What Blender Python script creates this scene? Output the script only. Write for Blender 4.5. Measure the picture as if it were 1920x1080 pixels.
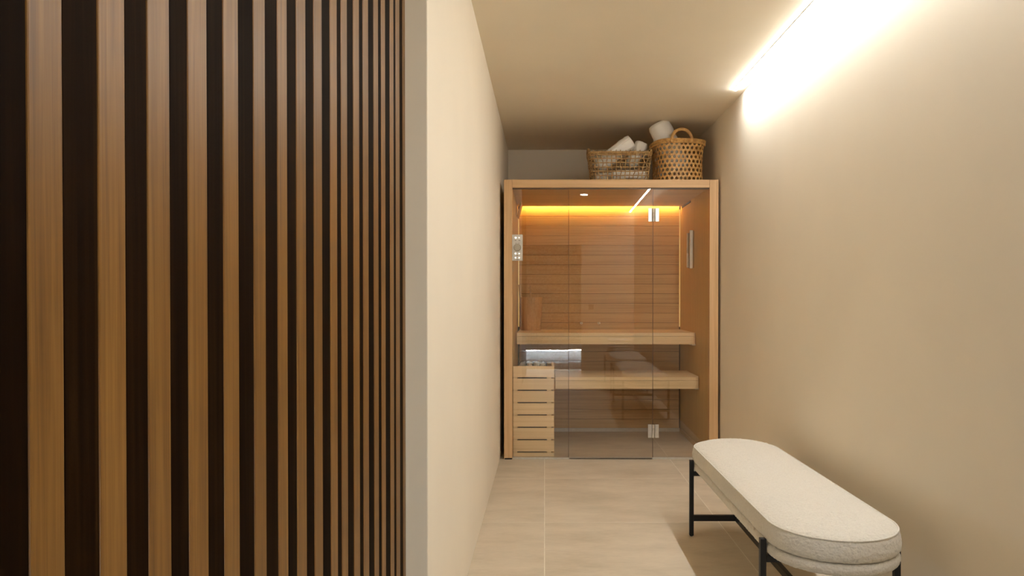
import bpy, bmesh, math, random
from mathutils import Vector, Matrix, noise

for o in list(bpy.data.objects):
    bpy.data.objects.remove(o, do_unlink=True)
random.seed(7)
SC = bpy.context.scene
C = SC.collection
PI = math.pi

# ------------------------------------------------------------------ camera
EYE = 1.18
cam_d = bpy.data.cameras.new('camera')
cam = bpy.data.objects.new('camera', cam_d)
C.objects.link(cam)
PITCH = math.radians(0.5)
cam.location = (0, 0, EYE)
cam.rotation_euler = (PI / 2 - PITCH, 0, 0)
cam_d.sensor_width = 36
cam_d.lens = 36 * 1344 / 1920
cam_d.shift_x = -61 / 1920
cam_d.shift_y = (20 + 1344 * math.tan(PITCH)) / 1920
cam_d.clip_start = 0.02
SC.camera = cam

# ------------------------------------------------------------------ world, exposure
w = bpy.data.worlds.new('world')
SC.world = w
w.use_nodes = True
w.node_tree.nodes['Background'].inputs[0].default_value = (1.0, 0.9, 0.78, 1)
w.node_tree.nodes['Background'].inputs[1].default_value = 0.02
vs = SC.view_settings
vs.view_transform = 'Standard'
vs.look = 'None'
vs.gamma = 1
vs.use_curve_mapping = False
vs.exposure = 0.0
SC.cycles.max_bounces = 16
SC.cycles.diffuse_bounces = 10
SC.cycles.glossy_bounces = 6
SC.cycles.transparent_max_bounces = 16

STRIP_POWER = 155.0          # corridor LED profile
STRIP_COL = (1.0, 1.0, 1.0)
AMBER_POWER = 70.0
SIDE_AMBER_POWER = 0.55
AMBER_COL = (1.0, 0.60, 0.13)

# ------------------------------------------------------------------ helpers
def rgb(r, g, b):
    f = lambda c: (c / 255 / 12.92) if c / 255 <= 0.04045 else ((c / 255 + 0.055) / 1.055) ** 2.4
    return (f(r), f(g), f(b), 1)

def new_mat(name):
    m = bpy.data.materials.new(name)
    m.use_nodes = True
    nt = m.node_tree
    return m, nt, nt.nodes['Principled BSDF']

def N(nt, t, **kw):
    n = nt.nodes.new(t)
    for k, v in kw.items():
        setattr(n, k, v)
    return n

def coords(nt, scale, kind='Object'):
    tc = N(nt, 'ShaderNodeTexCoord')
    mp = N(nt, 'ShaderNodeMapping')
    mp.inputs['Scale'].default_value = scale
    nt.links.new(tc.outputs[kind], mp.inputs['Vector'])
    return mp.outputs['Vector']

def ramp(nt, fac, stops):
    r = N(nt, 'ShaderNodeValToRGB')
    els = r.color_ramp.elements
    while len(els) < len(stops):
        els.new(0.5)
    for e, (p, c) in zip(els, stops):
        e.position = p
        e.color = c
    nt.links.new(fac, r.inputs['Fac'])
    return r.outputs['Color']

def bump(nt, bs, height, strength, dist):
    b = N(nt, 'ShaderNodeBump')
    b.inputs['Strength'].default_value = strength
    b.inputs['Distance'].default_value = dist
    nt.links.new(height, b.inputs['Height'])
    nt.links.new(b.outputs['Normal'], bs.inputs['Normal'])

def mat_wood(name, c_dark, c_mid, c_light, axis, rough=0.5, fine=60.0, vary=0.10, spec=0.35):
    """straight-grained wood; axis = direction of the grain"""
    m, nt, bs = new_mat(name)
    sc = [fine, fine, fine]
    sc[axis] = fine * 0.022
    v = coords(nt, sc)
    oi = N(nt, 'ShaderNodeObjectInfo')
    mul = N(nt, 'ShaderNodeMath', operation='MULTIPLY')
    mul.inputs[1].default_value = 37.0
    nt.links.new(oi.outputs['Random'], mul.inputs[0])
    n1 = N(nt, 'ShaderNodeTexNoise', noise_dimensions='4D')
    n1.inputs['Scale'].default_value = 1.0
    n1.inputs['Detail'].default_value = 5
    n1.inputs['Roughness'].default_value = 0.6
    n1.inputs['Distortion'].default_value = 0.6
    nt.links.new(v, n1.inputs['Vector'])
    nt.links.new(mul.outputs[0], n1.inputs['W'])
    col = ramp(nt, n1.outputs['Fac'], [(0.28, c_dark), (0.5, c_mid), (0.75, c_light)])
    hsv = N(nt, 'ShaderNodeHueSaturation')
    mr = N(nt, 'ShaderNodeMapRange')
    mr.inputs['To Min'].default_value = 1 - vary
    mr.inputs['To Max'].default_value = 1 + vary
    nt.links.new(oi.outputs['Random'], mr.inputs['Value'])
    nt.links.new(mr.outputs[0], hsv.inputs['Value'])
    nt.links.new(col, hsv.inputs['Color'])
    nt.links.new(hsv.outputs['Color'], bs.inputs['Base Color'])
    bs.inputs['Roughness'].default_value = rough
    bs.inputs['Specular IOR Level'].default_value = spec
    bump(nt, bs, n1.outputs['Fac'], 0.08, 0.002)
    return m

def mat_plain(name, col, rough=0.5, metal=0.0, spec=0.5):
    m, nt, bs = new_mat(name)
    n1 = N(nt, 'ShaderNodeTexNoise')
    n1.inputs['Scale'].default_value = 40
    nt.links.new(coords(nt, (1, 1, 1)), n1.inputs['Vector'])
    lo = tuple(c * 0.93 for c in col[:3]) + (1,)
    hi = tuple(min(1, c * 1.05) for c in col[:3]) + (1,)
    nt.links.new(ramp(nt, n1.outputs['Fac'], [(0.3, lo), (0.7, hi)]), bs.inputs['Base Color'])
    bs.inputs['Roughness'].default_value = rough
    bs.inputs['Metallic'].default_value = metal
    bs.inputs['Specular IOR Level'].default_value = spec
    return m

def mat_plaster(name, col):
    m, nt, bs = new_mat(name)
    v = coords(nt, (1, 1, 1))
    n1 = N(nt, 'ShaderNodeTexNoise')
    n1.inputs['Scale'].default_value = 1.7
    n1.inputs['Detail'].default_value = 3
    nt.links.new(v, n1.inputs['Vector'])
    lo = tuple(c * 0.97 for c in col[:3]) + (1,)
    hi = tuple(min(1, c * 1.02) for c in col[:3]) + (1,)
    nt.links.new(ramp(nt, n1.outputs['Fac'], [(0.3, lo), (0.7, hi)]), bs.inputs['Base Color'])
    n2 = N(nt, 'ShaderNodeTexNoise')
    n2.inputs['Scale'].default_value = 130
    n2.inputs['Detail'].default_value = 3
    nt.links.new(v, n2.inputs['Vector'])
    bump(nt, bs, n2.outputs['Fac'], 0.06, 0.002)
    bs.inputs['Roughness'].default_value = 0.85
    bs.inputs['Specular IOR Level'].default_value = 0.2
    return m

def mat_emit(name, col, power):
    m, nt, bs = new_mat(name)
    bs.inputs['Base Color'].default_value = (0.9, 0.9, 0.9, 1)
    bs.inputs['Emission Color'].default_value = (*col[:3], 1)
    bs.inputs['Emission Strength'].default_value = power
    return m

def mat_glass(name, tint, f0=0.052):
    """thin architectural glass: clear with a mirror layer that grows towards grazing"""
    m = bpy.data.materials.new(name)
    m.use_nodes = True
    nt = m.node_tree
    nt.nodes.clear()
    out = N(nt, 'ShaderNodeOutputMaterial')
    tr = N(nt, 'ShaderNodeBsdfTransparent')
    tr.inputs['Color'].default_value = tint
    gl = N(nt, 'ShaderNodeBsdfGlossy')
    gl.inputs['Roughness'].default_value = 0.0
    gl.inputs['Color'].default_value = (1, 1, 1, 1)
    lw = N(nt, 'ShaderNodeLayerWeight')
    lw.inputs['Blend'].default_value = 0.5
    pw = N(nt, 'ShaderNodeMath', operation='POWER')
    pw.inputs[1].default_value = 5
    ma = N(nt, 'ShaderNodeMath', operation='MULTIPLY_ADD')
    ma.inputs[1].default_value = 1 - f0
    ma.inputs[2].default_value = f0
    nt.links.new(lw.outputs['Facing'], pw.inputs[0])
    nt.links.new(pw.outputs[0], ma.inputs[0])
    mx = N(nt, 'ShaderNodeMixShader')
    nt.links.new(ma.outputs[0], mx.inputs[0])
    nt.links.new(tr.outputs[0], mx.inputs[1])
    nt.links.new(gl.outputs[0], mx.inputs[2])
    nt.links.new(mx.outputs[0], out.inputs['Surface'])
    return m

def wl(o):
    v = Vector((0, 0, 0))
    while o:
        v += o.location
        o = o.parent
    return v

def link_mesh(name, me, mat, parent=None, loc=(0, 0, 0)):
    """loc is the world position of the object's origin"""
    o = bpy.data.objects.new(name, me)
    C.objects.link(o)
    loc = Vector(loc)
    if parent:
        o.parent = parent
        loc = loc - wl(parent)
    o.location = loc
    if mat and not me.materials:
        me.materials.append(mat)
    return o

def bm_obj(name, bm, mat, parent=None, loc=(0, 0, 0), smooth=False):
    me = bpy.data.meshes.new(name)
    bmesh.ops.recalc_face_normals(bm, faces=bm.faces)
    if smooth:
        for f in bm.faces:
            f.smooth = True
    bm.to_mesh(me)
    bm.free()
    return link_mesh(name, me, mat, parent, loc)

def box_bm(sx, sy, sz, bev=0.0, seg=1, off=(0, 0, 0), bm=None):
    b = bmesh.new()
    bmesh.ops.create_cube(b, size=1)
    for v in b.verts:
        v.co = Vector((v.co.x * sx, v.co.y * sy, v.co.z * sz))
    if bev:
        bmesh.ops.bevel(b, geom=b.edges[:] + b.verts[:], offset=bev, segments=seg, affect='EDGES', profile=0.5)
    bmesh.ops.translate(b, verts=b.verts, vec=Vector(off))
    if bm is None:
        return b
    tmp = bpy.data.meshes.new('tmp')
    b.to_mesh(tmp)
    b.free()
    bm.from_mesh(tmp)
    bpy.data.meshes.remove(tmp)
    return bm

def box(name, x0, x1, y0, y1, z0, z1, mat, parent=None, bev=0.0, seg=1):
    b = box_bm(abs(x1 - x0), abs(y1 - y0), abs(z1 - z0), bev, seg)
    return bm_obj(name, b, mat, parent, ((x0 + x1) / 2, (y0 + y1) / 2, (z0 + z1) / 2))

def cyl_bm(r, h, n=24, axis='Z', r2=None, bev=0.0):
    b = bmesh.new()
    bmesh.ops.create_cone(b, cap_ends=True, segments=n, radius1=r, radius2=r if r2 is None else r2, depth=h)
    if bev:
        bmesh.ops.bevel(b, geom=[e for e in b.edges if len(e.link_faces) == 2 and any(len(f.verts) > 4 for f in e.link_faces)],
                        offset=bev, segments=2, affect='EDGES', profile=0.5)
    if axis == 'Y':
        bmesh.ops.rotate(b, verts=b.verts, cent=(0, 0, 0), matrix=Matrix.Rotation(PI / 2, 3, 'X'))
    elif axis == 'X':
        bmesh.ops.rotate(b, verts=b.verts, cent=(0, 0, 0), matrix=Matrix.Rotation(PI / 2, 3, 'Y'))
    return b

def tube(bm, pts, r, sides=6, closed=False, rf=None):
    """tube along a polyline; rf(i, n) scales the radius"""
    n = len(pts)
    pts = [Vector(p) for p in pts]
    rings = []
    up = Vector((0, 0, 1))
    for i, p in enumerate(pts):
        if closed:
            t = pts[(i + 1) % n] - pts[i - 1]
        else:
            t = pts[min(i + 1, n - 1)] - pts[max(i - 1, 0)]
        if t.length < 1e-9:
            t = Vector((1, 0, 0))
        t.normalize()
        u = up if abs(t.dot(up)) < 0.95 else Vector((0, 1, 0))
        a = t.cross(u).normalized()
        b = a.cross(t).normalized()
        rr = r * (rf(i, n) if rf else 1)
        rings.append([bm.verts.new(p + (a * math.cos(k * 2 * PI / sides) + b * math.sin(k * 2 * PI / sides)) * rr)
                      for k in range(sides)])
    m = n if closed else n - 1
    for i in range(m):
        A, B = rings[i], rings[(i + 1) % n]
        for k in range(sides):
            bm.faces.new((A[k], A[(k + 1) % sides], B[(k + 1) % sides], B[k]))
    if not closed:
        bm.faces.new(rings[0])
        bm.faces.new(rings[-1][::-1])

def empty(name, loc, parent=None):
    o = bpy.data.objects.new(name, None)
    C.objects.link(o)
    o.empty_display_size = 0.1
    loc = Vector(loc)
    if parent:
        o.parent = parent
        loc = loc - wl(parent)
    o.location = loc
    return o

def tag(o, label, cat, group=None):
    o['label'] = label
    o['category'] = cat
    if group:
        o['group'] = group
    return o

def struct(o, label=None):
    o['kind'] = 'structure'
    if label:
        o['label'] = label
    return o

def copy_tree(o, parent=None):
    c = o.copy()
    C.objects.link(c)
    if parent:
        c.parent = parent
    for ch in list(o.children):
        copy_tree(ch, c)
    return c

# ------------------------------------------------------------------ materials
M_WALL = mat_plaster('beige_plaster', (0.79, 0.72, 0.592, 1))
M_CEIL = mat_plaster('ceiling_plaster', (0.79, 0.72, 0.592, 1))
M_FRAMEX = mat_wood('pale_wood_along_x', (0.50, 0.31, 0.145, 1), (0.60, 0.385, 0.195, 1), (0.68, 0.46, 0.25, 1), 0, 0.5, vary=0.05)
M_FRAMEZ = mat_wood('pale_wood_along_z', (0.50, 0.31, 0.145, 1), (0.60, 0.385, 0.195, 1), (0.68, 0.46, 0.25, 1), 2, 0.5, vary=0.04)
M_BENCH = mat_wood('aspen_along_x', (0.70, 0.53, 0.31, 1), (0.79, 0.625, 0.39, 1), (0.84, 0.68, 0.44, 1), 0, 0.55, vary=0.04)
M_PANELX = mat_wood('sauna_panel_along_x', (0.50, 0.32, 0.135, 1), (0.61, 0.41, 0.19, 1), (0.68, 0.47, 0.23, 1), 0, 0.55, vary=0.07)
M_PANELZ = mat_wood('sauna_panel_along_z', (0.50, 0.34, 0.135, 1), (0.58, 0.405, 0.168, 1), (0.64, 0.455, 0.20, 1), 2, 0.55, vary=0.04)
M_SLAT = mat_wood('light_oak_slat', (0.085, 0.035, 0.005, 1), (0.148, 0.067, 0.011, 1), (0.205, 0.102, 0.022, 1), 2, 0.42, fine=150, vary=0.12, spec=0.3)
M_DARK = mat_wood('dark_wenge_slat', (0.0030, 0.0011, 0.0002, 1), (0.007, 0.0026, 0.0005, 1), (0.016, 0.0068, 0.0014, 1), 2, 0.6, fine=90, vary=0.3, spec=0.02)
M_BLACK = mat_plain('black_metal', (0.008, 0.008, 0.008, 1), 0.45, 0.3)
M_RUBBER = mat_plain('black_rubber', (0.01, 0.009, 0.008, 1), 0.8)
M_STEEL = mat_plain('brushed_steel', (0.72, 0.69, 0.64, 1), 0.32, 1.0)
M_ALU = mat_plain('satin_aluminium', (0.60, 0.57, 0.50, 1), 0.45, 0.6)
M_CHROME = mat_plain('chrome', (0.9, 0.9, 0.9, 1), 0.08, 1.0)
M_WHITE = mat_plain('white_plastic', (0.8, 0.79, 0.74, 1), 0.4)
M_SEAL = mat_plain('bronze_seal', (0.09, 0.05, 0.022, 1), 0.4)
M_GLASS = mat_glass('bronze_tinted_glass', (0.962, 0.948, 0.922, 1))
M_GROUT = mat_plain('pale_grout', (0.74, 0.69, 0.58, 1), 0.9, spec=0.1)

def mat_tile():
    m, nt, bs = new_mat('taupe_stone_tile')
    oi = N(nt, 'ShaderNodeObjectInfo')
    mul = N(nt, 'ShaderNodeMath', operation='MULTIPLY')
    mul.inputs[1].default_value = 51.0
    nt.links.new(oi.outputs['Random'], mul.inputs[0])
    def nz(scale, detail, vec):
        n = N(nt, 'ShaderNodeTexNoise', noise_dimensions='4D')
        n.inputs['Scale'].default_value = scale
        n.inputs['Detail'].default_value = detail
        n.inputs['Roughness'].default_value = 0.62
        nt.links.new(vec, n.inputs['Vector'])
        nt.links.new(mul.outputs[0], n.inputs['W'])
        return n.outputs['Fac']
    a = nz(2.2, 6, coords(nt, (1, 2.3, 1)))
    b = nz(60, 3, coords(nt, (0.4, 1.6, 1)))
    mix = N(nt, 'ShaderNodeMath', operation='MULTIPLY_ADD')
    mix.inputs[1].default_value = 0.22
    nt.links.new(b, mix.inputs[0])
    nt.links.new(a, mix.inputs[2])
    col = ramp(nt, mix.outputs[0], [(0.38, (0.46, 0.395, 0.29, 1)), (0.6, (0.57, 0.495, 0.38, 1)), (0.82, (0.66, 0.58, 0.45, 1))])
    nt.links.new(col, bs.inputs['Base Color'])
    bs.inputs['Roughness'].default_value = 0.48
    bs.inputs['Specular IOR Level'].default_value = 0.3
    bump(nt, bs, b, 0.04, 0.002)
    return m
M_TILE = mat_tile()

def mat_fabric(name, col, scale, strength, dist):
    m, nt, bs = new_mat(name)
    v = coords(nt, (1, 1, 1))
    vo = N(nt, 'ShaderNodeTexVoronoi')
    vo.inputs['Scale'].default_value = scale
    nt.links.new(v, vo.inputs['Vector'])
    n2 = N(nt, 'ShaderNodeTexNoise')
    n2.inputs['Scale'].default_value = scale * 1.7
    n2.inputs['Detail'].default_value = 3
    nt.links.new(v, n2.inputs['Vector'])
    sub = N(nt, 'ShaderNodeMath', operation='SUBTRACT')
    nt.links.new(n2.outputs['Fac'], sub.inputs[0])
    nt.links.new(vo.outputs['Distance'], sub.inputs[1])
    bump(nt, bs, sub.outputs[0], strength, dist)
    lo = tuple(c * 0.90 for c in col[:3]) + (1,)
    nt.links.new(ramp(nt, n2.outputs['Fac'], [(0.3, lo), (0.65, col)]), bs.inputs['Base Color'])
    bs.inputs['Roughness'].default_value = 0.95
    bs.inputs['Specular IOR Level'].default_value = 0.1
    bs.inputs['Sheen Weight'].default_value = 0.15
    return m
M_BOUCLE = mat_fabric('cream_boucle', (0.64, 0.605, 0.525, 1), 130, 0.4, 0.003)
M_TOWEL = mat_fabric('white_terry', (0.86, 0.83, 0.76, 1), 260, 0.08, 0.001)

def mat_rattan(name, a, b, c):
    m, nt, bs = new_mat(name)
    n1 = N(nt, 'ShaderNodeTexNoise')
    n1.inputs['Scale'].default_value = 45
    n1.inputs['Detail'].default_value = 4
    nt.links.new(coords(nt, (1, 1, 1)), n1.inputs['Vector'])
    nt.links.new(ramp(nt, n1.outputs['Fac'], [(0.3, a), (0.5, b), (0.72, c)]), bs.inputs['Base Color'])
    bs.inputs['Roughness'].default_value = 0.5
    return m
M_RATTAN = mat_rattan('brown_rattan', (0.20, 0.105, 0.030, 1), (0.36, 0.215, 0.075, 1), (0.52, 0.34, 0.14, 1))
M_CANE = mat_rattan('honey_cane', (0.34, 0.17, 0.045, 1), (0.52, 0.29, 0.085, 1), (0.64, 0.39, 0.14, 1))

# ------------------------------------------------------------------ room shell
LX, RX = -0.328, 1.291          # corridor walls
PX = -0.390                     # plane of the slatted panel
YB = 6.47                       # wall behind the sauna
YE = -0.66                      # wall behind the camera
YR = -2.75                      # far wall of the wet room
ZC = 2.52
WE = 2.012                      # end of the left wall, towards the camera

# floor: bed + tiles
floor = struct(box('floor', -1.6, 1.6, YR - 0.1, YB + 0.1, -0.12, -0.0004, M_GROUT), 'pale grouted floor of large square taupe stone tiles')
TS = 0.921
ty0 = 4.69 - 9 * TS
tile_me = {}
def add_tile(x0, x1, y0, y1):
    g = 0.0022
    k = (round(x1 - x0, 3), round(y1 - y0, 3))
    if k not in tile_me:
        b = box_bm(x1 - x0 - 2 * g, y1 - y0 - 2 * g, 0.008, 0.0003)
        me = bpy.data.meshes.new('tile')
        b.to_mesh(me)
        b.free()
        tile_me[k] = me
    link_mesh('tile', tile_me[k], M_TILE, floor, ((x0 + x1) / 2, (y0 + y1) / 2, -0.004))
for j in range(12):
    y0 = ty0 + j * TS
    y1 = y0 + TS
    if y1 < YR or y0 > YB:
        continue
    yy0, yy1 = max(y0, YR), min(y1, YB)
    for (x0, x1) in ((-1.15, 0.0), (0.0, TS), (TS, 1.55)):
        lo, hi = x0, x1
        if x0 < 0:
            lo = PX - 0.01 if yy0 < WE else LX - 0.01
            if yy1 < YE:
                lo = -1.15
        if x1 > 1.2:
            hi = RX + 0.01 if yy1 > YE else 1.55
        add_tile(lo, hi, yy0, yy1)

struct(box('ceiling', -1.6, 1.6, YR - 0.1, YB + 0.1, ZC, ZC + 0.1, M_CEIL), 'plain beige plastered ceiling')
struct(box('wall_right', RX, RX + 0.12, YE, YB, 0, ZC, M_WALL), 'beige plastered corridor wall washed by the light profile')
struct(box('wall_left', LX - 0.20, LX, WE, YB, 0, ZC, M_WALL, bev=0.003, seg=2), 'bright beige plastered wall beside the sauna')
struct(box('wall_back', -0.6, RX + 0.12, YB, YB + 0.1, 0, ZC, M_WALL), 'shaded beige wall behind the sauna')
struct(box('wall_left_panel', PX - 0.16, PX - 0.033, YE, WE, 0, ZC, M_DARK), 'dark backing wall of the slatted cladding')
# wall behind the camera, with an open doorway
bm = box_bm(RX + 0.12 - 0.47, 0.10, ZC, 0, 1, ((RX + 0.12 + 0.47) / 2, YE - 0.05, ZC / 2))
box_bm(0.47 - (PX - 0.16), 0.10, ZC - 2.02, 0, 1, ((0.47 + PX - 0.16) / 2, YE - 0.05, (ZC + 2.02) / 2), bm)
struct(bm_obj('wall_front', bm, M_WALL), 'beige end wall with an open doorway, seen in the glass')
# wet room beyond the doorway
struct(box('wall_wet_room_left', -1.27, -1.15, YR, YE - 0.1, 0, ZC, M_WALL))
struct(box('wall_wet_room_right', 1.55, 1.67, YR, YE - 0.1, 0, ZC, M_WALL))
struct(box('wall_wet_room_infill', -1.27, PX - 0.16, YE - 0.1, YE, 0, ZC, M_WALL))

def mat_mosaic():
    m, nt, bs = new_mat('grey_mosaic')
    br = N(nt, 'ShaderNodeTexBrick')
    br.offset = 0.0
    br.inputs['Scale'].default_value = 1
    br.inputs['Brick Width'].default_value = 0.025
    br.inputs['Row Height'].default_value = 0.025
    br.inputs['Mortar Size'].default_value = 0.0016
    br.inputs['Color1'].default_value = (0.78, 0.77, 0.75, 1)
    br.inputs['Color2'].default_value = (0.24, 0.22, 0.20, 1)
    br.inputs['Mortar'].default_value = (0.35, 0.34, 0.33, 1)
    tc = N(nt, 'ShaderNodeTexCoord')
    sx = N(nt, 'ShaderNodeSeparateXYZ')
    cx = N(nt, 'ShaderNodeCombineXYZ')
    nt.links.new(tc.outputs['Object'], sx.inputs[0])
    nt.links.new(sx.outputs['X'], cx.inputs['X'])
    nt.links.new(sx.outputs['Z'], cx.inputs['Y'])
    nt.links.new(cx.outputs[0], br.inputs['Vector'])
    nt.links.new(br.outputs['Color'], bs.inputs['Base Color'])
    bs.inputs['Roughness'].default_value = 0.2
    return m
M_MOSAIC = mat_mosaic()
struct(box('wall_wet_room_back', -1.27, 1.67, YR - 0.12, YR, 0, ZC, M_MOSAIC), 'grey mosaic wall beyond the doorway, seen in the glass')
M_COLD = mat_emit('cold_led', (0.75, 0.88, 1.0), 260.0)
plat = empty('mosaic_step', (0.1, -2.1, 0))
tag(plat, 'low mosaic step lit by a cold light line, reflected in the sauna glass', 'step')
box('riser', -1.14, 1.54, -2.70, -1.60, 0.0, 0.30, M_MOSAIC, plat)
box('tread', -1.14, 1.54, -1.599, -1.46, 0.0, 0.10, M_MOSAIC, plat)
box('ledge', -1.14, 1.54, -2.70, -1.50, 0.316, 0.42, M_MOSAIC, plat)
box('light_line', -1.14, 1.54, -1.535, -1.515, 0.302, 0.315, M_COLD, plat)

# ------------------------------------------------------------------ slatted panel on the left
slatp = empty('slatted_wall_panel', (PX, 0.9, 0))
tag(slatp, 'tall wall panel of alternating light oak and near-black vertical slats', 'wall panel')
PXS = [(54.2, 120.3), (186.5, 237), (278.6, 320.3), (354.2, 390.1), (420.3, 448.75), (476.9, 499), (521.6, 539.7),
       (556.9, 574.5), (589.4, 604.9), (620, 633), (640.6, 652), (663.4, 674.5), (681.4, 691.6), (701.6, 710),
       (715.6, 723.1), (731.9, 738.75), (742.8, 749.9), (755.6, 761.0)]
# measured spacing along the wall, converted once to metres
lights = [(1344 * -PX / (1021 - a), 1344 * -PX / (1021 - b)) for a, b in PXS]
y = lights[0][0]
pre = []
while y > YE + 0.1:
    y -= 0.0855
    pre.append((y, y + 0.0415))
lights = pre[::-1] + lights
prev = YE + 0.002
SH = ZC - 0.008
slat_parts = []
for i, (a, b) in enumerate(lights):
    a2, b2 = a, min(b, WE - 0.002)
    if a2 - prev > 0.004:
        d = box('dark_slat', PX - 0.032, PX - 0.0008, prev + 0.0002, a2 - 0.0002, 0.004, 0.004 + SH, M_DARK, slatp, bev=0.0008)
    box('oak_slat', PX - 0.032, PX, a2, b2, 0.004, 0.004 + SH, M_SLAT, slatp, bev=0.0016, seg=2)
    prev = b2

# ------------------------------------------------------------------ corridor light profile
M_LED = mat_emit('warm_white_diffuser', STRIP_COL, STRIP_POWER)
lp = empty('linear_ceiling_light', (1.222, 2.0, ZC))
tag(lp, 'long bright light profile on the ceiling along the right wall', 'ceiling light')
# half-round diffuser
bm = bmesh.new()
ys = [YE + 0.03, 4.60]
ring = [(math.cos(t) * 0.011, -abs(math.sin(t)) * 0.0065) for t in [PI + k * PI / 8 for k in range(9)]]
rows = [[bm.verts.new((x, yv, z - 0.0035)) for x, z in ring] for yv in ys]
for k in range(8):
    bm.faces.new((rows[0][k], rows[0][k + 1], rows[1][k + 1], rows[1][k]))
bm.faces.new(rows[0]); bm.faces.new(rows[1][::-1])
bm.faces.new((rows[0][0], rows[1][0], rows[1][8], rows[0][8]))
bm_obj('diffuser', bm, M_LED, lp, (1.222, 0, ZC))
box('profile', 1.209, 1.235, YE + 0.028, 4.602, ZC - 0.0035, ZC, M_WHITE, lp)

dl = empty('downlight', (0.44, 1.26, ZC))
tag(dl, 'small round ceiling downlight, seen only as a reflection in the glass', 'downlight')
bm_obj('ring', cyl_bm(0.055, 0.006, 32), M_WHITE, dl, (0.44, 1.26, ZC - 0.003))
bm_obj('lens', cyl_bm(0.048, 0.004, 32), mat_emit('downlight_lens', (1, 0.95, 0.86), 45.0), dl, (0.44, 1.26, ZC - 0.007))

# switch on the end wall
sw = empty('wall_switch', (0.62, YE, 1.04))
tag(sw, 'dark square switch on the end wall, mirrored in the glass', 'switch')
box('plate', 0.58, 0.66, YE, YE + 0.008, 1.0, 1.08, M_BLACK, sw, bev=0.002)
box('rocker', 0.59, 0.65, YE + 0.008, YE + 0.012, 1.01, 1.07, M_BLACK, sw, bev=0.001)

# ------------------------------------------------------------------ sauna cabin
F = 5.25                        # front plane
XL0, XL1 = -0.297, -0.236       # left post
XR0, XR1 = 1.2086, 1.273        # right post
ZT, ZH = 2.051, 1.9925          # roof, header underside
BK = 6.358                      # face of back planks
sauna = empty('sauna_cabin', ((XL0 + XR1) / 2, F, 0))
tag(sauna, 'pale wood sauna cabin with tinted glass front at the corridor end', 'sauna')
for x0, x1 in ((XL0, XL1), (XR0, XR1)):
    p = box('post', x0, x1, F, F + 0.05, 0.010, ZT, M_FRAMEZ, sauna, bev=0.0015, seg=2)
    box('foot', x0 + 0.004, x1 - 0.004, F + 0.004, F + 0.05, 0.0, 0.010, M_RUBBER, p)
    box('side_panel', x0 + (0.0 if x0 < 0 else 0.0005), x1 - (0.0005 if x0 < 0 else 0), F + 0.0502, 6.41, 0.004, ZT - 0.004, M_PANELZ, sauna)
box('header', XL1 + 0.0008, XR0 - 0.0008, F + 0.0006, F + 0.045, ZH, ZT, M_FRAMEX, sauna, bev=0.0015, seg=2)
box('glass_channel', XL1 + 0.001, XR0 - 0.001, F + 0.012, F + 0.040, ZH - 0.008, ZH - 0.0003, M_SEAL, sauna)
# ceiling of the cabin: boards running across
for k in range(9):
    y0 = F + 0.046 + k * 0.113
    box('ceiling_board', XL1 + 0.001, XR0 - 0.001, y0 + 0.0004, y0 + 0.1126, ZH, ZH + 0.018, M_PANELX, sauna, bev=0.0006)
YCE = F + 0.046 + 9 * 0.113
box('roof_panel', XL1 + 0.001, XR0 - 0.001, F + 0.046, 6.41, ZT - 0.022, ZT - 0.002, M_PANELX, sauna)
# back planks
PH = 0.0856
GAPX = 0.014
pk = None
for k in range(24):
    z1 = ZH + 0.001 - k * PH + (0.04 if k == 0 else 0)
    z0 = ZH + 0.001 - (k + 1) * PH + 0.0022
    if k == 23:
        z0 = 0.03
    if z1 - z0 < 0.02:
        continue
    if k in (0, 23):
        box('plank', XL1 + GAPX, XR0 - GAPX, BK, BK + 0.016, z0, z1, M_PANELX, sauna, bev=0.0015)
    else:
        if pk is None:
            pk = box('plank', XL1 + GAPX, XR0 - GAPX, BK, BK + 0.016, z0, z1, M_PANELX, sauna, bev=0.0015)
        else:
            link_mesh('plank', pk.data, None, sauna, ((XL1 + XR0) / 2, BK + 0.008, (z0 + z1) / 2))
box('back_panel', XL1 + 0.001, XR0 - 0.001, BK + 0.036, BK + 0.05, 0.005, ZT - 0.023, M_DARK, sauna)
box('skirting', XL1 + 0.002, XR0 - 0.002, BK - 0.012, BK - 0.0005, 0.001, 0.032, M_ALU, sauna)
box('skirting', XR0 - 0.012, XR0 - 0.001, F + 0.06, BK - 0.013, 0.001, 0.032, M_PANELX, sauna)
# amber light lines
M_AMB = mat_emit('amber_led', AMBER_COL, AMBER_POWER)
M_AMB2 = mat_emit('amber_led_dim', AMBER_COL, SIDE_AMBER_POWER)
box('light_line', XL1 + 0.02, XR0 - 0.02, YCE + 0.0005, YCE + 0.004, ZH + 0.007, ZH + 0.017, M_AMB, sauna)
for x in (XL1 + 0.0065, XR0 - 0.0065):
    box('light_line', x - 0.004, x + 0.004, BK + 0.018, BK + 0.024, 0.93, ZH - 0.02, M_AMB2, sauna)
# sill
box('sill', XL1 + 0.001, XR0 - 0.001, F + 0.010, F + 0.046, 0.0, 0.012, M_ALU, sauna, bev=0.001)
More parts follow.
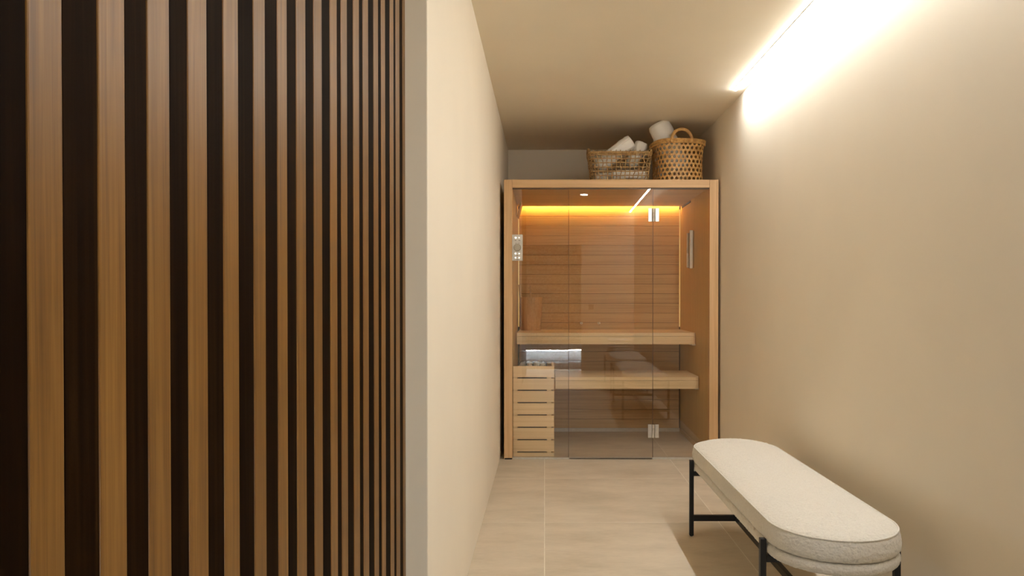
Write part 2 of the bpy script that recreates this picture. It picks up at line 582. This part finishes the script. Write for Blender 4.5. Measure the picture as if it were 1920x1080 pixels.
# glass
GROT = -0.0088
def pane(name, x0, x1, y, z0, z1, tilt=0.0):
    o = box(name, x0, x1, y - 0.004, y + 0.004, z0, z1, M_GLASS, sauna)
    o.rotation_euler = (tilt, 0, GROT)
    return o
XD0, XD1 = 0.1765, 0.7935
pl = pane('fixed_pane', XL1 + 0.001, XD0 - 0.003, F + 0.024, 0.013, ZH - 0.004)
pr = pane('fixed_pane', XD1 + 0.003, XR0 - 0.001, F + 0.024, 0.013, ZH - 0.004)
door = pane('glass_door', XD0, XD1, F + 0.0045, 0.006, ZH - 0.010, tilt=0.0008)
for xx, s in ((XD0, 1), (XD1, -1)):
    b = box_bm(0.003, 0.010, ZH - 0.03)
    e = bm_obj('edge_seal', b, M_SEAL, door, (xx + s * 0.0, F + 0.0045, (ZH) / 2))
box('bottom_seal', XD0 + 0.004, XD1 - 0.004, F + 0.0005, F + 0.0085, 0.0045, 0.009, M_SEAL, door)
def hinge(zc):
    h = box('hinge', 0.757, 0.783, F - 0.014, F - 0.004, zc - 0.049, zc + 0.049, M_STEEL, door, bev=0.001)
    box('leaf', 0.809, 0.836, F - 0.014, F - 0.004, zc - 0.049, zc + 0.049, M_STEEL, h, bev=0.001)
    for k in (-1, 0, 1):
        bm_obj('knuckle', cyl_bm(0.0105, 0.031, 20, bev=0.001), M_STEEL, h, (0.796, F - 0.012, zc + k * 0.0325), smooth=False)
    box('clamp', 0.7835, 0.8085, F - 0.006, F - 0.0035, zc - 0.047, zc + 0.047, M_ALU, h)
hinge(1.791)
hinge(0.211)
# control panel
cp = box('control_panel', -0.2375, -0.1600, F - 0.002, F + 0.014, 1.4575, 1.6495, M_ALU, sauna, bev=0.0015, seg=2)
bm_obj('dial', cyl_bm(0.024, 0.010, 32, 'Y', bev=0.001), mat_plain('dial_grey', (0.42, 0.38, 0.30, 1), 0.4, 0.4), cp, (-0.199, F - 0.007, 1.554))
bm_obj('dial_ring', cyl_bm(0.027, 0.003, 32, 'Y'), mat_plain('ring_grey', (0.25, 0.22, 0.16, 1), 0.5), cp, (-0.199, F - 0.0034, 1.554))
M_BTN = mat_emit('lit_button', (1, 0.97, 0.92), 1.3)
for bx_, bz, br_ in ((-0.211, 1.6255, 0.0065), (-0.186, 1.6255, 0.0045), (-0.2125, 1.510, 0.006), (-0.186, 1.510, 0.0048),
                     (-0.2125, 1.4795, 0.0048), (-0.186, 1.4795, 0.0050)):
    bm_obj('button', cyl_bm(br_, 0.004, 16, 'Y'), M_BTN, cp, (bx_, F - 0.0038, bz))
for mx_, mz, mw in ((-0.2125, 1.605, 0.012), (-0.184, 1.605, 0.014), (-0.199, 1.496, 0.012), (-0.199, 1.4655, 0.015), (-0.2105, 1.5855, 0.005), (-0.187, 1.5855, 0.007)):
    box('marking', mx_ - mw / 2, mx_ + mw / 2, F - 0.0026, F - 0.0018, mz - 0.0018, mz + 0.0018, M_SEAL, cp)

# benches inside the cabin (rounded front right corner)
def bench_slab(name, x0, x1, y0, y1, z0, z1, mat, parent, r, right_only=True):
    bm = bmesh.new()
    pts = [(x0, y1), (x0, y0)]
    for k in range(9):
        t = -PI / 2 + k * PI / 2 / 8
        pts.append((x1 - r + r * math.cos(t), y0 + r + r * math.sin(t)))
    pts.append((x1, y1))
    cx, cy, cz = (x0 + x1) / 2, (y0 + y1) / 2, (z0 + z1) / 2
    vs_ = [bm.verts.new((px - cx, py - cy, z0 - cz)) for px, py in pts]
    f = bm.faces.new(vs_)
    r_ = bmesh.ops.extrude_face_region(bm, geom=[f])
    for v in r_['geom']:
        if isinstance(v, bmesh.types.BMVert):
            v.co.z += z1 - z0
    return bm_obj(name, bm, mat, parent, (cx, cy, cz))
def bench(y0, y1, zt, zb, x0, x1):
    b = bench_slab('bench', x0, x1, y0, y1, zt - 0.026, zt, M_BENCH, sauna, 0.05)
    bench_slab('fascia', x0, x1, y0 + 0.003, y0 + 0.060, zb, zt - 0.0285, M_BENCH, b, 0.045)
    bench_slab('rail', x0 + 0.01, x1 - 0.01, y1 - 0.06, y1 - 0.002, zb + 0.02, zt - 0.0285, M_BENCH, b, 0.005)
    return b
bench(5.685, BK - 0.014, 0.908, 0.818, XL1 + 0.017, XR0 - 0.004)
bench(5.556, 6.07, 0.571, 0.480, 0.085, XR0 - 0.004)
# bench bracket stubs
for (y0, z) in ((5.70, 0.806), (5.575, 0.470)):
    box('bracket', XR0 - 0.03, XR0 - 0.002, y0 + 0.02, y0 + 0.25, z, z + 0.010, M_STEEL, sauna)
# vent slot under the ceiling
vent = box('vent_slot', XR0 - 0.005, XR0 - 0.0005, 5.93, 6.30, ZH - 0.018, ZH - 0.002, M_RUBBER, sauna)
# chrome robe hooks on the planks
for hx in (0.327, 0.483):
    hk = empty('chrome_hook', (hx, BK, 0.963))
    tag(hk, 'tiny chrome hook above the upper bench, %s' % ('nearer the bucket' if hx < 0.4 else 'nearer the door hinges'), 'hook', 'chrome hooks on the planks')
    bm_obj('rose', cyl_bm(0.012, 0.004, 20, 'Y'), M_CHROME, hk, (hx, BK - 0.002, 0.963))
    bm = bmesh.new()
    tube(bm, [(0, 0, 0), (0, -0.02, 0.0), (0, -0.03, 0.006), (0, -0.033, 0.018)], 0.004, 8)
    tube(bm, [(0, -0.006, 0), (0, -0.012, -0.01), (0, -0.022, -0.02), (0, -0.03, -0.018)], 0.004, 8)
    bm_obj('prong', bm, M_CHROME, hk, (hx, BK - 0.004, 0.963), smooth=True)

# thermometer on the right inner wall
th = empty('sauna_thermometer', (XR0, 5.94, 1.57))
tag(th, 'slim upright sauna thermometer with metal rails on the right inner wall', 'thermometer')
box('plate', XR0 - 0.010, XR0 - 0.001, 5.80, 5.96, 1.43, 1.73, mat_wood('timer_wood', (0.22, 0.12, 0.05, 1), (0.3, 0.17, 0.07, 1), (0.36, 0.21, 0.1, 1), 2), th, bev=0.001)
box('rail', XR0 - 0.034, XR0 - 0.010, 5.80, 5.825, 1.425, 1.735, M_ALU, th, bev=0.001)
box('rail', XR0 - 0.028, XR0 - 0.010, 5.93, 5.955, 1.436, 1.722, M_ALU, th, bev=0.001)
bm_obj('glass_tube', cyl_bm(0.010, 0.115, 16), M_WHITE, th, (XR0 - 0.030, 5.90, 1.495))
bm_obj('glass_tube', cyl_bm(0.010, 0.165, 16), M_ALU, th, (XR0 - 0.030, 5.90, 1.636))

# angled wooden lamp screen in the left upper corner
ls = empty('sauna_lamp', (XL1, 6.05, 1.90))
tag(ls, 'small angled wooden lamp screen high on the left inner wall', 'lamp')
bm = box_bm(0.010, 0.26, 0.115, 0.002, 2)
sc_ = bm_obj('screen', bm, M_PANELZ, ls, (XL1 + 0.026, 6.10, 1.928))
sc_.rotation_euler = (0, 0.26, 0)
box('bracket', XL1 + 0.0005, XL1 + 0.018, 6.02, 6.16, 1.872, 1.886, M_PANELX, ls)

# ------------------------------------------------------------------ heater with wooden guard
ht = empty('sauna_heater', (-0.08, 5.5, 0))
tag(ht, 'boxed sauna stove behind slatted pale wood guard, left of the glass', 'heater')
HX0, HX1, HY0, HY1, HZ = -0.2335, 0.0715, 5.318, 5.70, 0.678
zs = [0.004]
PITCHZ = 0.0919
tops = [HZ - k * PITCHZ for k in range(8)]
for k in range(8):
    z1 = tops[k]
    z0 = max(tops[k] - PITCHZ + 0.0095, 0.004) if k < 7 else 0.004
    box('slat', HX0, HX1, HY0, HY0 + 0.018, z0, z1, M_BENCH, ht, bev=0.0015)
    box('slat', HX1 - 0.016, HX1, HY0 + 0.0185, HY1, z0, z1, M_BENCH, ht, bev=0.0015)
    if k < 7:
        box('spacer', HX0 + 0.002, HX0 + 0.030, HY0 + 0.003, HY0 + 0.022, tops[k + 1] + 0.0003, tops[k + 1] + 0.0093, M_BENCH, ht)
        box('spacer', HX1 - 0.052, HX1 - 0.022, HY0 + 0.003, HY0 + 0.022, tops[k + 1] + 0.0003, tops[k + 1] + 0.0093, M_BENCH, ht)
box('corner_batten', HX0 + 0.002, HX0 + 0.03, HY0 + 0.023, HY0 + 0.045, 0.004, HZ - 0.004, M_FRAMEZ, ht)
box('corner_batten', HX1 - 0.050, HX1 - 0.022, HY0 + 0.023, HY0 + 0.045, 0.004, HZ - 0.004, M_FRAMEZ, ht)
body = box('stove_body', HX0 + 0.035, HX1 - 0.055, HY0 + 0.05, HY1 - 0.03, 0.06, HZ - 0.045, M_BLACK, ht, bev=0.003)
box('tray_rim', HX0 + 0.033, HX0 + 0.037, HY0 + 0.05, HY1 - 0.03, HZ - 0.05, HZ - 0.008, M_BLACK, body)
box('tray_rim', HX1 - 0.057, HX1 - 0.053, HY0 + 0.05, HY1 - 0.03, HZ - 0.05, HZ - 0.008, M_BLACK, body)
box('tray_rim', HX0 + 0.035, HX1 - 0.055, HY1 - 0.032, HY1 - 0.028, HZ - 0.05, HZ + 0.003, M_BLACK, body)
M_STONE = mat_plain('grey_stove_stone', (0.13, 0.125, 0.11, 1), 0.8)
M_STONE2 = mat_plain('pale_stove_stone', (0.36, 0.34, 0.28, 1), 0.8)
stone_me = []
for s in range(4):
    b = bmesh.new()
    bmesh.ops.create_icosphere(b, subdivisions=2, radius=0.026)
    for v in b.verts:
        v.co *= 1 + 0.35 * noise.noise(v.co * 40 + Vector((s * 7, 0, 0)))
        v.co.z *= 0.75
    me = bpy.data.meshes.new('stone')
    b.to_mesh(me); b.free()
    me.materials.append(M_STONE2 if s == 3 else M_STONE)
    stone_me.append(me)
si = 0
for iy in range(6):
    for ix in range(4):
        si += 1
        o = link_mesh('stone', stone_me[(si * 7 + ix) % 4 if not (iy == 1 and ix == 1) else 3], None, ht,
                      (HX0 + 0.065 + ix * 0.052, HY0 + 0.078 + iy * 0.050, HZ - 0.022 + 0.012 * ((ix + iy) % 2)))
        o.rotation_euler = (random.random() * 3, random.random() * 3, random.random() * 3)

# ------------------------------------------------------------------ bucket and ladle on the upper bench
bk = empty('sauna_bucket', (-0.118, 6.19, 0.908))
tag(bk, 'wooden sauna bucket with one tall stave on the upper bench', 'bucket')
NS = 18
HB = 0.285
def stave_bm(h_, extra=0):
    b = bmesh.new()
    hw = PI / NS * 0.97
    pr_ = []
    for (z, ro) in ((0, 0.085), (h_, 0.085 + 0.017 * h_ / HB)):
        for rr in (ro, ro - 0.011):
            for s in (-1, 0, 1):
                a = s * hw
                pr_.append(b.verts.new((rr * math.cos(a), rr * math.sin(a), z)))
    o_ = pr_
    F_ = lambda *ix: b.faces.new([o_[i] for i in ix])
    F_(0, 1, 7, 6); F_(1, 2, 8, 7)
    F_(4, 3, 9, 10); F_(5, 4, 10, 11)
    F_(3, 0, 6, 9); F_(2, 5, 11, 8)
    F_(6, 7, 10, 9); F_(7, 8, 11, 10)
    F_(1, 0, 3, 4); F_(2, 1, 4, 5)
    return b
for k in range(NS):
    tall = k in (9, 10)
    o = bm_obj('stave', stave_bm(HB + (0.105 if tall else 0)), M_FRAMEZ, bk, (-0.118, 6.19, 0.9085))
    o.rotation_euler = (0, 0, k * 2 * PI / NS)
bm_obj('base', cyl_bm(0.078, 0.014, 28), M_FRAMEX, bk, (-0.118, 6.19, 0.922))
for zz, rr in ((0.05, 0.0885), (0.22, 0.0985)):
    b = bmesh.new()
    tube(b, [(rr * math.cos(t * 2 * PI / 40), rr * math.sin(t * 2 * PI / 40), 0) for t in range(40)], 0.0022, 6, True)
    bm_obj('hoop', b, M_FRAMEZ, bk, (-0.118, 6.19, 0.908 + zz), smooth=True)
ld = empty('sauna_ladle', (-0.118, 6.19, 0.930))
tag(ld, 'slender wooden ladle standing in the sauna bucket', 'ladle')
b = bmesh.new()
tube(b, [(0.0, 0, 0.045), (-0.001, 0, 0.2), (-0.003, 0, 0.365)], 0.0075, 10)
bm_obj('handle', b, M_FRAMEZ, ld, (-0.118, 6.17, 0.930), smooth=True)
b = bmesh.new()
prof = [(0.0, 0.0), (0.028, 0.003), (0.042, 0.02), (0.046, 0.045), (0.042, 0.045), (0.036, 0.022), (0.024, 0.009), (0.0, 0.007)]
rows = [[b.verts.new((max(r, 0.0004) * math.cos(t * PI / 12), max(r, 0.0004) * math.sin(t * PI / 12), z)) for t in range(24)] for r, z in prof]
for i in range(len(rows) - 1):
    for k in range(24):
        b.faces.new((rows[i][k], rows[i][(k + 1) % 24], rows[i + 1][(k + 1) % 24], rows[i + 1][k]))
bm_obj('bowl', b, M_FRAMEX, ld, (-0.118, 6.21, 0.930), smooth=True)

# ------------------------------------------------------------------ boucle benches
BXC, BR = 0.955, 0.209
BY0, BY1 = 2.185, 3.765
def stadium(r, half, n):
    """n points of a stadium outline of radius r, straight half-length half (along y)"""
    pts = []
    P = 4 * half + 2 * PI * BR
    for i in range(n):
        s = (i / n) * P
        if s < 2 * half:
            pts.append((r, -half + s))
        elif s < 2 * half + PI * BR:
            a = (s - 2 * half) / BR
            pts.append((r * math.cos(a), half + r * math.sin(a)))
        elif s < 4 * half + PI * BR:
            pts.append((-r, half - (s - 2 * half - PI * BR)))
        else:
            a = PI + (s - 4 * half - PI * BR) / BR
            pts.append((r * math.cos(a), -half + r * math.sin(a)))
    return pts
def resample(prof, step):
    out = [prof[0]]
    for a, b_ in zip(prof, prof[1:]):
        L = math.hypot(b_[0] - a[0], b_[1] - a[1])
        n = max(1, int(round(L / step)))
        for k in range(1, n + 1):
            out.append((a[0] + (b_[0] - a[0]) * k / n, a[1] + (b_[1] - a[1]) * k / n))
    return out
def smooth_prof(p, it=2):
    for _ in range(it):
        q = [p[0]]
        for a, b_ in zip(p, p[1:]):
            q.append((a[0] * .75 + b_[0] * .25, a[1] * .75 + b_[1] * .25))
            q.append((a[0] * .25 + b_[0] * .75, a[1] * .25 + b_[1] * .75))
        q.append(p[-1])
        p = q
    return p
def loft(prof, half, n, amp, step, close_top, close_bottom):
    prof = resample(smooth_prof(prof), step)
    verts, faces = [], []
    for (ins, z) in prof:
        for (x, y_) in stadium(max(BR - ins, 0.0), half, n):
            verts.append(Vector((x, y_, z)))
    m = len(prof)
    for i in range(m - 1):
        for k in range(n):
            faces.append((i * n + k, i * n + (k + 1) % n, (i + 1) * n + (k + 1) % n, (i + 1) * n + k))
    me = bpy.data.meshes.new('cushion')
    if close_bottom:
        faces.append(tuple(range(n))[::-1])
    me.from_pydata(verts, [], faces)
    me.update()
    # curly pile: push along normals
    nm = [v.normal.copy() for v in me.vertices]
    for i_, (v, nn) in enumerate(zip(me.vertices, nm)):
        if prof[i_ // n][0] > 0.06 and close_top:
            nn = Vector((0, 0, 1))
        d = noise.noise(v.co * 115) * 0.6 + noise.noise(v.co * 230 + Vector((5, 3, 1))) * 0.5
        v.co = v.co + nn * amp * d
    bb = bmesh.new()
    bb.from_mesh(me)
    bmesh.ops.remove_doubles(bb, verts=bb.verts, dist=0.00005)
    bb.to_mesh(me)
    bb.free()
    for p in me.polygons:
        p.use_smooth = True
    me.update()
    return me
HALF = (BY1 - BY0) / 2 - BR
YC = (BY0 + BY1) / 2
bn = empty('boucle_bench', (BXC, YC, 0))
tag(bn, 'long rounded cream boucle bench on thin black legs by the right wall', 'bench')
cush = loft([(0.007, 0.3665), (-0.003, 0.371), (-0.007, 0.384), (-0.007, 0.400), (-0.004, 0.418), (0.000, 0.432), (0.006, 0.4385), (0.015, 0.4435),
             (0.035, 0.450), (0.07, 0.4585), (0.13, 0.464), (0.209, 0.466)], HALF, 760, 0.0038, 0.0046, True, False)
link_mesh('cushion', cush, M_BOUCLE, bn, (BXC, YC, 0))
band = loft([(0.06, 0.322), (0.02, 0.3225), (0.002, 0.327), (-0.004, 0.338), (-0.004, 0.353), (0.002, 0.362), (0.010, 0.3655)],
            HALF, 760, 0.0034, 0.0046, False, True)
link_mesh('lower_band', band, M_BOUCLE, bn, (BXC, YC, 0))
b = bmesh.new()
tube(b, [(x, y_, 0.4365) for x, y_ in stadium(BR - 0.0022, HALF, 360)], 0.0034, 8, True)
bm_obj('piping', b, M_BOUCLE, bn, (BXC, YC, 0), smooth=True)
LEGY = (YC - HALF, YC + HALF)
LXO = BR + 0.0155
for ly in LEGY:
    for s in (-1, 1):
        lg = box('leg', BXC + s * LXO - 0.010, BXC + s * LXO + 0.010, ly - 0.010, ly + 0.010, 0.004, 0.378, M_BLACK, bn, bev=0.001)
        bm_obj('glide', cyl_bm(0.007, 0.004, 12), M_RUBBER, lg, (BXC + s * LXO, ly, 0.002))
    box('cross_bar', BXC - LXO + 0.0105, BXC + LXO - 0.0105, ly - 0.010, ly + 0.010, 0.076, 0.104, M_BLACK, bn, bev=0.001)
    box('seat_bearer', BXC - LXO + 0.0105, BXC + LXO - 0.0105, ly - 0.010, ly + 0.010, 0.300, 0.321, M_BLACK, bn, bev=0.001)
box('stretcher', BXC - 0.010, BXC + 0.010, LEGY[0] + 0.0105, LEGY[1] - 0.0105, 0.076, 0.104, M_BLACK, bn, bev=0.001)
bn2 = copy_tree(bn)
bn2.location = (0.985, 1.04, 0)
tag(bn2, 'second cream boucle bench carrying folded towels, mirrored in the glass', 'bench')

# folded towels on the second bench
def folded_towel(sx, sy, h, seed):
    nx, ny = 26, 20
    b = bmesh.new()
    top, bot = [], []
    for i in range(nx + 1):
        for j in range(ny + 1):
            u, v = i / nx * 2 - 1, j / ny * 2 - 1
            e = min(1, (1 - abs(u)) * 7) * min(1, (1 - abs(v)) * 6)
            e = math.sqrt(max(e, 0))
            x, y_ = u * sx / 2, v * sy / 2
            d = 0.006 * noise.noise(Vector((x * 14, y_ * 14, seed)))
            x2 = x + 0.01 * noise.noise(Vector((y_ * 9, 3, seed)))
            top.append(b.verts.new((x2, y_, h / 2 + h / 2 * e * 0.96 + d * e)))
            bot.append(b.verts.new((x2, y_, h / 2 - h / 2 * e)))
    W = ny + 1
    for i in range(nx):
        for j in range(ny):
            a = i * W + j
            b.faces.new((top[a], top[a + W], top[a + W + 1], top[a + 1]))
            b.faces.new((bot[a], bot[a + 1], bot[a + W + 1], bot[a + W]))
    bmesh.ops.remove_doubles(b, verts=b.verts, dist=0.0002)
    return b
orders = ['lowest', 'second lowest', 'second highest', 'topmost']
for k in range(4):
    o = bm_obj('folded_towel', folded_towel(0.36 - 0.012 * k, 0.30 - 0.01 * k, 0.034, k * 3.7), M_TOWEL, None,
               (0.955 + 0.01 * (k % 2), 0.62 + 0.008 * k, 0.4680 + 0.0400 * k), smooth=True)
    o.rotation_euler = (0, 0, 0.05 * (-1) ** k)
    tag(o, 'white folded towel, %s of the pile mirrored in the glass' % orders[k], 'towel', 'pile of folded towels')

# ------------------------------------------------------------------ baskets on the roof
def roll_bm(R, L, seed, turns=3.6, th=0.020):
    """rolled towel: a real spiral strip, axis z from 0 to L"""
    b = bmesh.new()
    n = 150
    nl = 16
    grid_o, grid_i = [], []
    for i in range(n + 1):
        f = i / n
        a = f * turns * 2 * PI
        r = 0.012 + (R - 0.012) * f
        colo, coli = [], []
        for j in range(nl + 1):
            g = j / nl
            endr = 1 - 0.12 * (max(0, abs(g - 0.5) * 2 - 0.84) / 0.16) ** 2
            rr = r * (endr if f > 0.7 else 1)
            dz = 0.010 * noise.noise(Vector((a * 0.5, seed, 4))) if j in (0, nl) else 0
            wob = 0.006 * noise.noise(Vector((math.cos(a) * 2.2, math.sin(a) * 2.2, g * 7 + seed))) \
                + 0.003 * noise.noise(Vector((a * 2.5, g * 3, seed + 9)))
            ca, sa = math.cos(a), math.sin(a)
            colo.append(b.verts.new(((rr + wob) * ca, (rr + wob) * sa, g * L + dz)))
            ri = max(rr + wob - th, 0.002)
            coli.append(b.verts.new((ri * ca, ri * sa, g * L + dz)))
        grid_o.append(colo); grid_i.append(coli)
    for i in range(n):
        for j in range(nl):
            b.faces.new((grid_o[i][j], grid_o[i + 1][j], grid_o[i + 1][j + 1], grid_o[i][j + 1]))
            b.faces.new((grid_i[i][j], grid_i[i][j + 1], grid_i[i + 1][j + 1], grid_i[i + 1][j]))
        b.faces.new((grid_o[i][0], grid_i[i][0], grid_i[i + 1][0], grid_o[i + 1][0]))
        b.faces.new((grid_o[i][nl], grid_o[i + 1][nl], grid_i[i + 1][nl], grid_i[i][nl]))
    for j in range(nl):
        b.faces.new((grid_o[n][j], grid_i[n][j], grid_i[n][j + 1], grid_o[n][j + 1]))
        b.faces.new((grid_o[0][j], grid_o[0][j + 1], grid_i[0][j + 1], grid_i[0][j]))
    return b
def towel_roll(R, L, base, direction, seed, label, group, spin=0.0):
    o = bm_obj('rolled_towel', roll_bm(R, L, seed), M_TOWEL, None, base, smooth=True)
    q = Vector((0, 0, 1)).rotation_difference(Vector(direction).normalized())
    o.rotation_mode = 'QUATERNION'
    o.rotation_quaternion = q @ Matrix.Rotation(spin, 3, 'Z').to_quaternion()
    tag(o, label, 'towel', group)
    return o

# left: rectangular open-weave basket
RB = ZT - 0.001
KX, KY = 0.567, 5.47
kb = empty('wire_weave_basket', (KX, KY, RB))
kb.name = 'rectangular_basket'
tag(kb, 'low rectangular brown rattan basket with open square weave on the sauna', 'basket')
def rect_pt(u, z, out=0.0):
    """u in 0..4 around the rectangle, front first (left to right)"""
    g = z / 0.235
    hx, hy = 0.205 + 0.030 * g + out, 0.125 + 0.022 * g + out
    k = int(u) % 4
    f = u - int(u)
    cr = 0.0
    if k == 0: x, y_ = -hx + 2 * hx * f, -hy
    elif k == 1: x, y_ = hx, -hy + 2 * hy * f
    elif k == 2: x, y_ = hx - 2 * hx * f, hy
    else: x, y_ = -hx, hy - 2 * hy * f
    # soften corners
    m_ = (abs(x) / hx) ** 8 + (abs(y_) / hy) ** 8
    s = m_ ** (-1 / 8)
    return Vector((x * s, y_ * s, z))
stakes = bmesh.new()
us = []
for k, nn in ((0, 13), (1, 8), (2, 13), (3, 8)):
    us += [k + (i + 0.5) / nn for i in range(nn)]
for i, u in enumerate(us):
    jit = random.uniform(-0.012, 0.012)
    pts = []
    for q in range(15):
        z = 0.004 + 0.228 * q / 14
        pts.append(rect_pt(u + jit * math.sin(q), z, 0.0035 * (1 if (q // 2 + i) % 2 else -1)))
    tube(stakes, pts, 0.0037, 6)
bm_obj('stakes', stakes, M_RATTAN, kb, (KX, KY, RB), smooth=True)['kind'] = 'stuff'
weav = bmesh.new()
rows_z = [(0.008, 1), (0.017, -1), (0.047, 1), (0.078, -1), (0.109, 1), (0.140, -1), (0.171, 1), (0.197, -1), (0.205, 1)]
for r_i, (z, sg) in enumerate(rows_z):
    pts = []
    for q in range(184):
        u = q / 46.0
        ph = q / 184 * len(us) * PI
        pts.append(rect_pt(u, z + 0.0025 * noise.noise(Vector((u * 5, z * 60, 0))), sg * 0.0038 * math.sin(ph)))
    tube(weav, pts, 0.0042, 6, True)
bm_obj('weavers', weav, M_RATTAN, kb, (KX, KY, RB), smooth=True)['kind'] = 'stuff'
def wrap_rim(name, fpt, n, r, wr, parent, loc, mat, turns, closed=True):
    b = bmesh.new()
    pts = [fpt(i / n) for i in range(n if closed else n + 1)]
    tube(b, pts, r, 8, closed, rf=lambda i, nn: 1 + wr * abs(math.sin(i / nn * turns * PI)))
    return bm_obj(name, b, mat, parent, loc, smooth=True)
wrap_rim('rim', lambda f: rect_pt(f * 4, 0.216), 420, 0.0072, 0.35, kb, (KX, KY, RB), M_RATTAN, 110)
for s in (-1, 1):
    b = bmesh.new()
    pts = []
    for q in range(25):
        t = q / 24 * PI
        yy = -0.085 * math.cos(t)
        pts.append((s * (0.232 + 0.004 * math.sin(t)), yy, 0.215 + 0.044 * math.sin(t) ** 0.6))
    tube(b, pts, 0.0085, 8, rf=lambda i, nn: 1 + 0.3 * (i % 2))
    bm_obj('ear_handle', b, M_RATTAN, kb, (KX, KY, RB), smooth=True)
box('bottom', KX - 0.2, KX + 0.2, KY - 0.12, KY + 0.12, RB + 0.002, RB + 0.008, M_RATTAN, kb)

# right: tall cane basket
CX, CY = 1.015, 5.50
cb = empty('cane_basket', (CX, CY, RB))
tag(cb, 'tall honey cane basket with hexagonal weave and arched handles', 'basket')
CH = 0.300
def cane_pt(u, z, out=0.0):
    g = z / CH
    R = 0.176 - 0.006 * math.sin(g * PI) + 0.012 * g ** 3 + out
    a = u * 2 * PI - PI / 2
    e = 3.2
    c, s = math.cos(a), math.sin(a)
    k = (abs(c) ** e + abs(s) ** e) ** (-1 / e)
    x, y_ = c * k * R, s * k * R
    rot = 0.12
    return Vector((x * math.cos(rot) - y_ * math.sin(rot), x * math.sin(rot) + y_ * math.cos(rot), z))
def ribbon(b, pts, outs, w, t=0.0016):
    """flat strip: pts are (u, z) along the centre; w its width in metres"""
    n = len(pts)
    rows = []
    per = 1.30
    for i, (u, z) in enumerate(pts):
        u0, z0 = pts[max(i - 1, 0)]
        u1, z1 = pts[min(i + 1, n - 1)]
        du, dz = (u1 - u0) * per, z1 - z0
        L = math.hypot(du, dz) or 1
        nu, nz = -dz / L / per, du / L
        row = []
        for sgn, tt in ((-1, 0), (1, 0), (1, t), (-1, t)):
            row.append(b.verts.new(cane_pt(u + nu * sgn * w / 2, min(max(z + nz * sgn * w / 2, 0.0), CH), outs[i] + tt)))
        rows.append(row)
    for i in range(n - 1):
        for k in range(4):
            b.faces.new((rows[i][k], rows[i][(k + 1) % 4], rows[i + 1][(k + 1) % 4], rows[i + 1][k]))
NC = 35
A_ = 1.30 / NC
RH = A_ * 0.866
b = bmesh.new()
nrows = int(CH / RH) + 1
for r_ in range(nrows):
    z = 0.008 + r_ * RH
    if z > CH - 0.006:
        break
    pts = [(i / 140, z) for i in range(141)]
    outs = [0.0016 * math.cos(i / 140 * NC * 2 * PI + r_ * PI) for i in range(141)]
    ribbon(b, pts, outs, 0.0105)
bm_obj('hoops', b, M_CANE, cb, (CX, CY, RB), smooth=False)['kind'] = 'stuff'
for sgn in (-1, 1):
    b = bmesh.new()
    for k in range(NC):
        pts, outs = [], []
        for q in range(31):
            z = CH * q / 30
            u = (k + 0.25 + 0.25 * sgn) / NC + sgn * (z - 0.008) / RH * 0.5 / NC
            pts.append((u, z))
            outs.append(sgn * 0.0018 * math.cos((z - 0.008) / RH * PI) + 0.001)
        ribbon(b, pts, outs, 0.0105)
    bm_obj('diagonal_strands', b, M_CANE, cb, (CX, CY, RB), smooth=False)['kind'] = 'stuff'
bm_obj('bottom', cyl_bm(0.165, 0.006, 40), M_CANE, cb, (CX, CY, RB + 0.004))
for j, zz in enumerate((0.288, 0.299, 0.310)):
    wrap_rim('rim', lambda f, zz=zz: cane_pt(f, zz, 0.003) , 480, 0.0058, 0.45, cb, (CX, CY, RB), M_CANE, 120)
for side in (0, 0.5):
    b = bmesh.new()
    p0, p1 = cane_pt(side - 0.064 - 0.014, 0.29, 0.006), cane_pt(side + 0.058 - 0.014, 0.29, 0.006)
    pts = []
    for q in range(61):
        t = q / 60 * PI
        f = (1 - math.cos(t)) / 2
        p = p0.lerp(p1, f)
        pts.append((p.x, p.y, 0.285 + 0.098 * math.sin(t) ** 0.8))
    tube(b, pts, 0.0105, 10, rf=lambda i, nn: 1 + 0.28 * (i % 2))
    bm_obj('handle', b, M_CANE, cb, (CX, CY, RB), smooth=True)

# rolled towels
G1, G2 = 'rolled towels in the rectangular basket', 'rolled towels in the cane basket'
towel_roll(0.060, 0.32, (0.400, 5.415, RB + 0.123), (0.80, 0.0, 0.60), 1.0, 'white rolled towel rising to a peak in the rectangular basket', G1, 0.5)
towel_roll(0.058, 0.20, (0.667, 5.535, RB + 0.146), (0.42, 0.0, 0.90), 2.0, 'white rolled towel leaning at the right end of the rectangular basket', G1, 1.7)
towel_roll(0.044, 0.25, (0.515, KY - 0.055, RB + 0.056), (1, 0.0, 0.0), 3.0, 'white rolled towel lying at the front bottom of the rectangular basket', G1, 0.2)
towel_roll(0.044, 0.33, (KX - 0.180, KY + 0.060, RB + 0.056), (1, 0.0, 0.0), 4.0, 'white rolled towel lying at the rear bottom of the rectangular basket', G1, 2.2)
towel_roll(0.090, 0.38, (1.026, 5.470, RB + 0.117), (-0.44, 0.0, 0.90), 5.0, 'big white rolled towel sticking up out of the cane basket', G2, 2.4)
towel_roll(0.045, 0.30, (CX - 0.085, 5.600, RB + 0.075), (-0.14, 0.0, 0.99), 6.0, 'smaller white rolled towel at the left rim of the cane basket', G2, 0.9)
